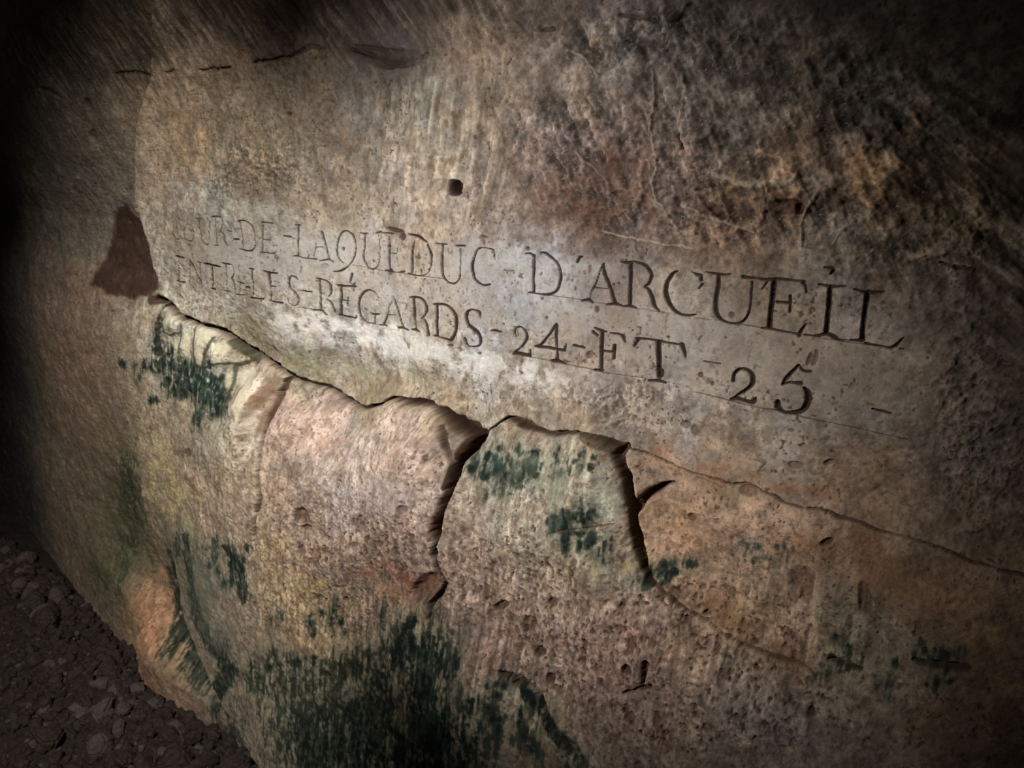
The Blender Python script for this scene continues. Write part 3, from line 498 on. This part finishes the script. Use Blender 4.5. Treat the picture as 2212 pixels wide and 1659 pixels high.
EDGE = [[(398,1160,14),(412,1240,18),(424,1320,22),(456,1390,26),(500,1450,30),(552,1520,36),(606,1600,36)], [(482,1180,10),(500,1210,22),(516,1250,24),(526,1295,14)], [(1085,1450,12),(1125,1480,18),(1170,1530,16),(1220,1600,24),(1260,1660,24)], [(343,655,14),(337,700,12),(340,760,20)]]
for pts in EDGE:
    for sl, d in stroke_field(curve(pts, 2), 3, 1.4): ALM[sl] = np.maximum(ALM[sl], 1.05 * smooth(2.4, .4, d))
al = smooth(.18, .70, ALM * .85 + (tex - .5) * 2.4 + (c3 - .5) * .5 - .06) * smooth(.03, .25, ALM)
wash = smooth(.08, .7, ALM)
mix(wash, (140, 146, 122), .26)
mix(al, (46, 54, 44), .84)
mix(al * smooth(.44, .60, .5 * aspk + .5 * astreak) * smooth(.45, .95, ALM), (14, 24, 20), .88)
teal = np.clip(zone((1065,1005,34,22,0),(940,1560,50,80,0),(900,1440,20,40,0),(420,830,60,40,0)), 0, 1)
mix(al * teal * smooth(.35, .6, c2), (26, 58, 54), .45)
oliv = np.clip(zone((280,1080,60,200,0),(640,1480,150,60,0),(400,1290,30,120,0),(1850,1430,80,40,0)), 0, 1); mix(al * oliv, (52, 56, 36), .55)
# yellow lichen under the green
mix(zone((1330,1225,60,20,10),(1100,1190,80,16,0),(700,1260,80,30,20),(360,1080,18,90,0),(1540,1150,30,16,0)) * smooth(.5, .66, c2), (176, 150, 86), .55)
mix(zone((440,1290,50,110,-15,.5),(470,1370,40,50,0,.5)), (112, 112, 98), .55)
mix(zone((265,1090,55,150,0,.6),(230,1230,60,50,0,.6)) * smooth(.3, .6, c2), (68, 70, 46), .7)
mix(zone((1240,1050,110,110,0,.5),(1150,980,80,60,0,.5)) * smooth(.4, .62, fbm(32, 20, 71, 3)), (128, 138, 118), .5)
facet = zone((366,697,15,15,0,.1),(384,742,12,26,0,.1),(410,738,10,36,0,.1),(446,722,30,26,-20,.1),(437,765,16,26,0,.1),(492,748,18,16,0,.1),(478,775,14,10,0,.1),(505,818,18,22,0,.15),(540,812,26,22,0,.15))
mix(smooth(.35, .7, facet), (206, 200, 172), .8)
mix(smooth(.3, .7, zone((531,900,11,74,2,.1),(545,845,12,34,0,.1))), (214, 204, 176), .85)
mix(smooth(.3, .8, zone((578,850,15,44,12,.15),(572,905,9,44,6,.15))), (122, 96, 74), .7)
LINE = [[(352,652,14),(375,668,10),(395,690,5)],[(398,700,3),(396,760,5)],[(425,705,3),(424,780,5)],[(470,728,5),(452,762,6),(442,796,7)],[(442,796,5),(480,782,4),(520,786,6),(548,778,8)],[(500,735,5),(535,762,9),(560,780,10)],[(512,790,6),(500,842,5)],[(355,715,3),(372,724,4),(396,716,3)]]
for pts in LINE:
    for sl, d in stroke_field(curve(pts, 2), 3, .6):
        g = smooth(2, .5, d); m = np.clip(g * .75, 0, 1)[..., None]; COL[sl] = COL[sl] * (1 - m) + np.array([56, 56, 40]) / 255 * m
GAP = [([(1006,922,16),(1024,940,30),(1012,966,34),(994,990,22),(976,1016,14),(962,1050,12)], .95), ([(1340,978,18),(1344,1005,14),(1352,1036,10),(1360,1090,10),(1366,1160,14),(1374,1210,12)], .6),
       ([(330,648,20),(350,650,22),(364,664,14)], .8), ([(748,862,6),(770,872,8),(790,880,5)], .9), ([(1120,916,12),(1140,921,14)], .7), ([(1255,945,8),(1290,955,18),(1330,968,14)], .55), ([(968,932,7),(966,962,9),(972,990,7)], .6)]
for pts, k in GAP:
    for sl, d in stroke_field(curve(pts, 2), 2, .5): DIRT_SHADE[sl] = np.maximum(DIRT_SHADE[sl], k * smooth(1.3, .7, d))  # shade of the open gaps painted over block sides, along with dirt
mix(zone((800,116,40,16,15,.4),(845,128,34,14,-5,.4)) * smooth(.36, .56, c2), (56, 46, 42), .8)
# niche: shadow of the slab's edge painted in as dark brown
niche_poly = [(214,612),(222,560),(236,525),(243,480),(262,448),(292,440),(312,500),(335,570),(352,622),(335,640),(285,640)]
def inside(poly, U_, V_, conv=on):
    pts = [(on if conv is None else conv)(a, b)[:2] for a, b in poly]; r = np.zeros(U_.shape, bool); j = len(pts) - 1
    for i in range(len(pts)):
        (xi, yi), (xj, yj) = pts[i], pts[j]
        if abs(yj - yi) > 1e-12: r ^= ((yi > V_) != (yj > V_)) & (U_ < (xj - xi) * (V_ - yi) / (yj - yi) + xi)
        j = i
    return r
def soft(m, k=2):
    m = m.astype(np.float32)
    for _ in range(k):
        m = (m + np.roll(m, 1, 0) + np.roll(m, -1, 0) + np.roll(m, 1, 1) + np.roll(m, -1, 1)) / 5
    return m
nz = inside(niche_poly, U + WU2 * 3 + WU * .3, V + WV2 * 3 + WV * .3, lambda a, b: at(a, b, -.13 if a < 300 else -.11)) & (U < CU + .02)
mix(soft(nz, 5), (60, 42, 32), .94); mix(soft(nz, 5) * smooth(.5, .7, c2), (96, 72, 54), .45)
mix(DIRT_SHADE, (58, 38, 27), .95)  # joint dirt and painted gap shade share one brown
mix(INK, (50, 38, 31), .93)

# ------------------------------------------------------------------ which stone is it: joints as seen, closed outside the frame
J = {k: [(a, b) for a, b, _ in v[0]] for k, v in JOINTS.items()}
J['top_left'] = [(90, 190), (130, 209), (180, 180), (244, 158), (325, 163), (332, 170)]
J['top_mid'] = [(332, 168), (365, 155), (433, 151), (492, 147), (547, 134), (605, 126), (646, 117), (666, 100), (700, 104), (750, 112)]
J['top_right'] = [(915, 112), (990, 96), (1060, 84), (1150, 60), (1190, 64), (1260, 48), (1370, 36), (1430, 28), (1480, 12), (1490, -30)]
ledge = J['ledge_a'][1:] + J['ledge_b'][1:] + J['ledge_c'][1:]
REG = np.zeros(U.shape, np.int8)               # 0 = wall_back
r_left = (U < CU)
topline = [(-700, 300)] + J['top_left'] + J['top_mid'][1:] + [(832, 128)] + J['top_right']
def poly_reg(poly, idx, wob=0.6):
    REG[inside(poly, U + WU2 * wob, V + WV2 * wob) ] = idx
slab_poly = [(300, 165)] + J['top_mid'][1:] + [(832, 128)] + J['top_right'] + [(1500, -160), (2400, -400), (2600, 400), (2700, 1300)] + ledge[::-1] + [(345, 640), (330, 570), (295, 450), (285, 330)]
poly_reg(slab_poly, 1)
poly_reg([(335, 655)] + J['ledge_a'][1:8] + J['mossy_pink'][1:] + [(520, 1195), (440, 1190), (375, 1150), (340, 1080), (318, 1000), (308, 930), (318, 850), (333, 770)], 2)
poly_reg(J['ledge_a'][7:] + J['pink_green'][1:16] + [(850, 1345), (700, 1352), (600, 1345), (556, 1330)] + J['mossy_pink'][::-1], 3)
poly_reg(J['pink_green'][0:1] + J['ledge_b'][1:] + J['green_right'][1:] + [(1250, 1282), (1100, 1296), (1000, 1290), (950, 1266)] + J['pink_green'][12:0:-1], 4)
poly_reg([(1355, 966), (1420, 985), (1480, 1015), (1458, 1044)] + J['wedge'][::-1][1:] + [(1361, 1060), (1353, 1030), (1345, 1005), (1340, 980)], 5)
poly_reg(J['wedge'] + [(1480, 1015)] + J['ledge_c'][3:] + [(2700, 1320), (2800, 1900), (2212, 1600), (1950, 1540)] + J['lower_right'][::-1] + J['green_right'][::-1][1:6], 6)
REG[r_left] = 7
REG[(U < FU) & (V < fpts[-1, 0]) & (REG == 0)] = 7
above = inside(topline + [(1500, -900), (-900, -900)], U + WU2 * .6, V + WV2 * .6); REG[above & (REG != 1)] = 8
REG[(U < -3.6) & (V > .1)] = 8; REG[V > .6] = 8

# ------------------------------------------------------------------ materials
def new_mat(name, rough=.92, bump=.25, scale=700, var=.35, attr=True, col=(.3, .25, .2)):
    m = bpy.data.materials.new(name); m.use_nodes = True; nt = m.node_tree; b = nt.nodes['Principled BSDF']
    b.inputs['Roughness'].default_value = rough; b.inputs['Specular IOR Level'].default_value = .22
    tc = nt.nodes.new('ShaderNodeTexCoord'); nz = nt.nodes.new('ShaderNodeTexNoise')
    nz.inputs['Scale'].default_value = scale; nz.inputs['Detail'].default_value = 5; nt.links.new(tc.outputs['Object'], nz.inputs['Vector'])
    mr = nt.nodes.new('ShaderNodeMapRange'); mr.inputs[1].default_value = .3; mr.inputs[2].default_value = .7
    mr.inputs[3].default_value = 1 - var; mr.inputs[4].default_value = 1 + var * .8; nt.links.new(nz.outputs[0], mr.inputs[0])
    if attr:
        src = nt.nodes.new('ShaderNodeVertexColor'); src.layer_name = 'stone'
    else:
        src = nt.nodes.new('ShaderNodeRGB'); src.outputs[0].default_value = (*col, 1)
    vm = nt.nodes.new('ShaderNodeVectorMath'); vm.operation = 'MULTIPLY'
    nt.links.new(src.outputs[0], vm.inputs[0]); nt.links.new(mr.outputs[0], vm.inputs[1]); nt.links.new(vm.outputs[0], b.inputs['Base Color'])
    bp = nt.nodes.new('ShaderNodeBump'); bp.inputs['Strength'].default_value = bump; bp.inputs['Distance'].default_value = .0012
    nt.links.new(nz.outputs[0], bp.inputs['Height']); nt.links.new(bp.outputs[0], b.inputs['Normal'])
    return m
M_STONE = new_mat('weathered_limestone'); M_SLAB = new_mat('dressed_limestone', bump=.15, var=.22)
M_CARVE = new_mat('grimy_carving', bump=.3, var=.25); M_BACK = new_mat('buried_stone', attr=False, col=(.16, .11, .08))

# ------------------------------------------------------------------ build one mesh per stone
LIN = np.where(COL <= .04045, COL / 12.92, ((COL + .055) / 1.055) ** 2.4).astype(np.float32)
dHu = np.gradient(H, axis=1) / np.gradient(us)[None, :]; dHv = np.gradient(H, axis=0) / np.gradient(vs)[:, None]
NRM = np.stack([-dHu, -np.ones_like(H), -dHv], -1); NRM = np.stack([-dHu * 1.0, -np.ones_like(H), -dHv], -1)
NRM = np.stack([-dHu, -np.ones_like(H), -dHv], -1)
NRM /= np.linalg.norm(NRM, axis=-1, keepdims=True)
# the surface is y = -H, outward normal (-dH/du, -1, -dH/dv)
QR = REG[:-1, :-1]; QL = np.maximum(np.maximum(LID[:-1, :-1], LID[1:, 1:]), np.maximum(LID[1:, :-1], LID[:-1, 1:]))
QL = np.where(QR == 1, QL, 0)
idx = np.arange(NU * NV).reshape(NV, NU)
XF, YF, ZF = U.ravel(), (-H).ravel(), V.ravel(); LF = LIN.reshape(-1, 3); NF = NRM.reshape(-1, 3)
def surf(name, mask, mat, parent=None, skirt=0.0):
    jj, ii = np.nonzero(mask)
    if len(jj) == 0: return None
    a = idx[jj, ii]; q = np.stack([a, idx[jj, ii + 1], idx[jj + 1, ii + 1], idx[jj + 1, ii]], 1)
    used, inv = np.unique(q.ravel(), return_inverse=True); F = inv.reshape(-1, 4).astype(np.int64)
    co = np.stack([XF[used], YF[used], ZF[used]], 1); col = LF[used]; nr = NF[used]
    nsk = 0
    if skirt:
        e = np.concatenate([F[:, [0, 1]], F[:, [1, 2]], F[:, [2, 3]], F[:, [3, 0]]]); key = e[:, 0] * len(used) + e[:, 1]; rkey = e[:, 1] * len(used) + e[:, 0]
        be = e[~np.isin(key, rkey)]; bv = np.unique(be); mp = {v: len(used) + k for k, v in enumerate(bv)}
        # side faces carry their own vertices at the rim so the shading of the face stays clean
        co2 = co[bv].copy(); co3 = co2.copy(); co3[:, 1] = np.maximum(co3[:, 1] + .01, skirt)
        cx_, cz_ = co3[:, 0].mean(), co3[:, 2].mean(); co3[:, 0] += (cx_ - co3[:, 0]) * .02; co3[:, 2] += (cz_ - co3[:, 2]) * .02
        pos = {v: k for k, v in enumerate(bv)}; o1 = len(used); o2 = o1 + len(bv)
        A_ = np.array([pos[v] for v in be[:, 0]]); B_ = np.array([pos[v] for v in be[:, 1]])
        FS = np.stack([B_ + o1, A_ + o1, A_ + o2, B_ + o2], 1); nsk = len(FS)
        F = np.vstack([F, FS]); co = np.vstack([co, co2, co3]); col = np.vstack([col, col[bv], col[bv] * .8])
        nr = np.vstack([nr, nr[bv], nr[bv]])
    me = bpy.data.meshes.new(name); nv_, nf = len(co), len(F)
    me.vertices.add(nv_); me.vertices.foreach_set('co', co.astype(np.float32).ravel())
    me.loops.add(nf * 4); me.loops.foreach_set('vertex_index', F.astype(np.int32).ravel())
    me.polygons.add(nf); me.polygons.foreach_set('loop_start', (np.arange(nf) * 4).astype(np.int32))
    me.update(calc_edges=True)
    ca = me.color_attributes.new('stone', 'FLOAT_COLOR', 'POINT')
    ca.data.foreach_set('color', np.hstack([col, np.ones((nv_, 1), np.float32)]).astype(np.float32).ravel())
    me.materials.append(mat)
    me.polygons.foreach_set('use_smooth', np.r_[np.ones(nf - nsk, bool), np.zeros(nsk, bool)])
    if not nsk: me.normals_split_custom_set_from_vertices([tuple(x) for x in nr.astype(float)]) if nf < 60000 else None
    o = bpy.data.objects.new(name, me); sc.collection.objects.link(o)
    if parent: o.parent = parent
    return o
def tag(o, label=None, cat=None, group=None, kind=None):
    if label: o['label'] = label
    if cat: o['category'] = cat
    if group: o['group'] = group
    if kind: o['kind'] = kind
    return o
BACKY = .16
tag(surf('wall_back', (QR == 0), M_STONE), kind='structure')
tag(surf('wall_left', (QR == 7), M_STONE), kind='structure')
tag(surf('wall_upper', (QR == 8), M_STONE), kind='structure')  # upright rock band above the top joint, part of the wall
slab = tag(surf('inscribed_stone', (QR == 1) & (QL == 0), M_SLAB, skirt=BACKY), 'large pale limestone block carved with two lines of Roman capitals', 'stone block')
STONES = [(2, 'stone_block', 'small cream stone block stained dark green, tucked under the left end of the inscribed stone'),
          (3, 'stone_block', 'pinkish cream stone block with a notched top, left of the black triangular gap'),
          (4, 'stone_block', 'pale block with blue-green algae patches and a square upper right corner'),
          (5, 'stone_wedge', 'small brown wedge of stone jammed at the upper right corner of the pale algae block'),
          (6, 'stone_block', 'long orange-brown stone block under the right half of the inscribed stone')]
for r, nm, lab in STONES:
    tag(surf(nm, (QR == r), M_STONE, skirt=BACKY), lab, 'stone block' if nm == 'stone_block' else 'stone wedge', 'stones wedged under the inscribed block')
NAME = {'hyphen': 'carved_hyphen', 'dot': 'carved_dot', 'apostrophe': 'carved_apostrophe', 'two': 'carved_numeral', 'four': 'carved_numeral', 'five': 'carved_numeral'}
WORD = {'two': 'numeral 2', 'four': 'numeral 4', 'five': 'numeral 5', 'hyphen': 'hyphen', 'dot': 'dot', 'apostrophe': 'apostrophe'}
for k, (ch, line) in enumerate(LETTERS):
    o = surf(NAME.get(ch, 'carved_letter'), (QL == k + 1), M_CARVE, slab)
    if o: tag(o, 'dark carved %s in the %s line' % (WORD.get(ch, 'letter ' + ch), line))
# ------------------------------------------------------------------ floor and rubble
rnd = random.Random(5)
def heap(x, y):
    """rubble banked against the foot of the wall"""
    b = max(0.0, 1 - abs(y + .15) / 1.1); return FLOOR_Z + .10 * b * b + .02 * math.sin(x * 3.1 + y * 2) * b
fx = np.linspace(-6.5, 2.0, 260); fy = np.linspace(-3.2, 0.35, 120); FX, FY = np.meshgrid(fx, fy)
hz = fbm(6, 6, 301, 4, uu=FX.astype(np.float32), vv=FY.astype(np.float32)) - .5
hz2 = fbm(30, 30, 302, 3, uu=FX.astype(np.float32), vv=FY.astype(np.float32)) - .5
FZ = np.vectorize(heap)(FX, FY) + hz * .05 + hz2 * .02
vid = np.arange(FX.size).reshape(FX.shape)
fl = bpy.data.meshes.new('floor')
fl.from_pydata(np.stack([FX.ravel(), FY.ravel(), FZ.ravel()], 1).tolist(), [], np.stack([vid[:-1, :-1], vid[:-1, 1:], vid[1:, 1:], vid[1:, :-1]], -1).reshape(-1, 4).tolist())
fl.polygons.foreach_set('use_smooth', np.ones(len(fl.polygons), bool))
M_EARTH = new_mat('damp_earth', attr=False, col=(.022, .016, .013), scale=60, var=.5, bump=.6); fl.materials.append(M_EARTH)
fo = bpy.data.objects.new('floor', fl); sc.collection.objects.link(fo); tag(fo, kind='structure')
def floor_z(x, y):
    i = int(np.clip((x - fx[0]) / (fx[1] - fx[0]), 0, len(fx) - 1)); j = int(np.clip((y - fy[0]) / (fy[1] - fy[0]), 0, len(fy) - 1)); return FZ[j, i]
def wall_y(x, z):
    i = min(max(np.searchsorted(us, x), 0), NU - 1); j = min(max(np.searchsorted(vs, z), 0), NV - 1); return -H[j, i]
BASEV = None
def pebble(r, sq=(1, 1, 1)):
    """lumpy faceted stone: corners of a jittered icosphere"""
    t = (1 + 5 ** .5) / 2
    V0 = [Vector(p).normalized() for p in ((-1, t, 0), (1, t, 0), (-1, -t, 0), (1, -t, 0), (0, -1, t), (0, 1, t), (0, -1, -t), (0, 1, -t), (t, 0, -1), (t, 0, 1), (-t, 0, -1), (-t, 0, 1))]
    F0 = ((0, 11, 5), (0, 5, 1), (0, 1, 7), (0, 7, 10), (0, 10, 11), (1, 5, 9), (5, 11, 4), (11, 10, 2), (10, 7, 6), (7, 1, 8), (3, 9, 4), (3, 4, 2), (3, 2, 6), (3, 6, 8), (3, 8, 9), (4, 9, 5), (2, 4, 11), (6, 2, 10), (8, 6, 7), (9, 8, 1))
    q = Matrix.Rotation(rnd.uniform(0, 6.28), 3, Vector((rnd.random(), rnd.random(), rnd.random() + .1)).normalized())
    return [(q @ Vector((v.x * sq[0], v.y * sq[1], v.z * sq[2]))) * r * rnd.uniform(.78, 1.15) for v in V0], F0
M_PEB = new_mat('dusty_rubble', attr=False, col=(.028, .020, .016), scale=90, var=.5, bump=.5)
M_PEB2 = new_mat('pale_rubble', attr=False, col=(.062, .048, .040), scale=90, var=.4, bump=.5)
vsG, fsG = [], []
for k in range(9000):
    x = rnd.uniform(-4.6, -.6); y = -abs(rnd.gauss(0, .42)) + .06 if k % 3 else rnd.uniform(-1.6, .0)
    z = floor_z(x, y)
    if y > wall_y(x, z + .03) - .01: y = wall_y(x, z + .03) - .01 - rnd.random() * .1; z = floor_z(x, y)
    r = min(.034, .008 + rnd.expovariate(1 / .007)); pv, pf = pebble(r, (1, rnd.uniform(.7, 1), rnd.uniform(.5, .9)))
    o_ = len(vsG); vsG += [(x + p.x, y + p.y, z + p.z + r * .25) for p in pv]; fsG += [tuple(i + o_ for i in f) for f in pf]
gm = bpy.data.meshes.new('gravel'); gm.from_pydata(vsG, [], fsG); gm.materials.append(M_PEB); gm.materials.append(M_PEB2)
gm.polygons.foreach_set('material_index', np.repeat([1 if rnd.random() < .12 else 0 for _ in range(9000)], 20).astype(np.int32))
go = bpy.data.objects.new('gravel', gm); sc.collection.objects.link(go)
tag(go, 'dark brown loose gravel covering the floor at the foot of the wall', 'gravel', kind='stuff')
import bmesh
for k in range(46):
    x = rnd.uniform(-3.6, -1.5); r = rnd.uniform(.03, .06); z = floor_z(x, -.2)
    y = wall_y(x, z + .05) - r * 1.1 - abs(rnd.gauss(0, .16)); z = floor_z(x, y)
    pv, pf = pebble(r, (1, rnd.uniform(.7, .9), rnd.uniform(.5, .8)))
    bm = bmesh.new(); vv = [bm.verts.new(p) for p in pv]
    for f in pf: bm.faces.new([vv[i] for i in f])
    bmesh.ops.bevel(bm, geom=list(bm.edges), offset=r * .12, segments=2, affect='EDGES')
    me = bpy.data.meshes.new('loose_stone'); bm.to_mesh(me); bm.free(); me.materials.append(M_PEB2 if k % 4 == 0 else M_PEB)
    o = bpy.data.objects.new('loose_stone', me); sc.collection.objects.link(o); o.location = (x, y, z + r * .45)
    tag(o, 'fist-sized loose brown stone lying in the dark gravel by the wall foot', 'stone', 'loose stones in the gravel')
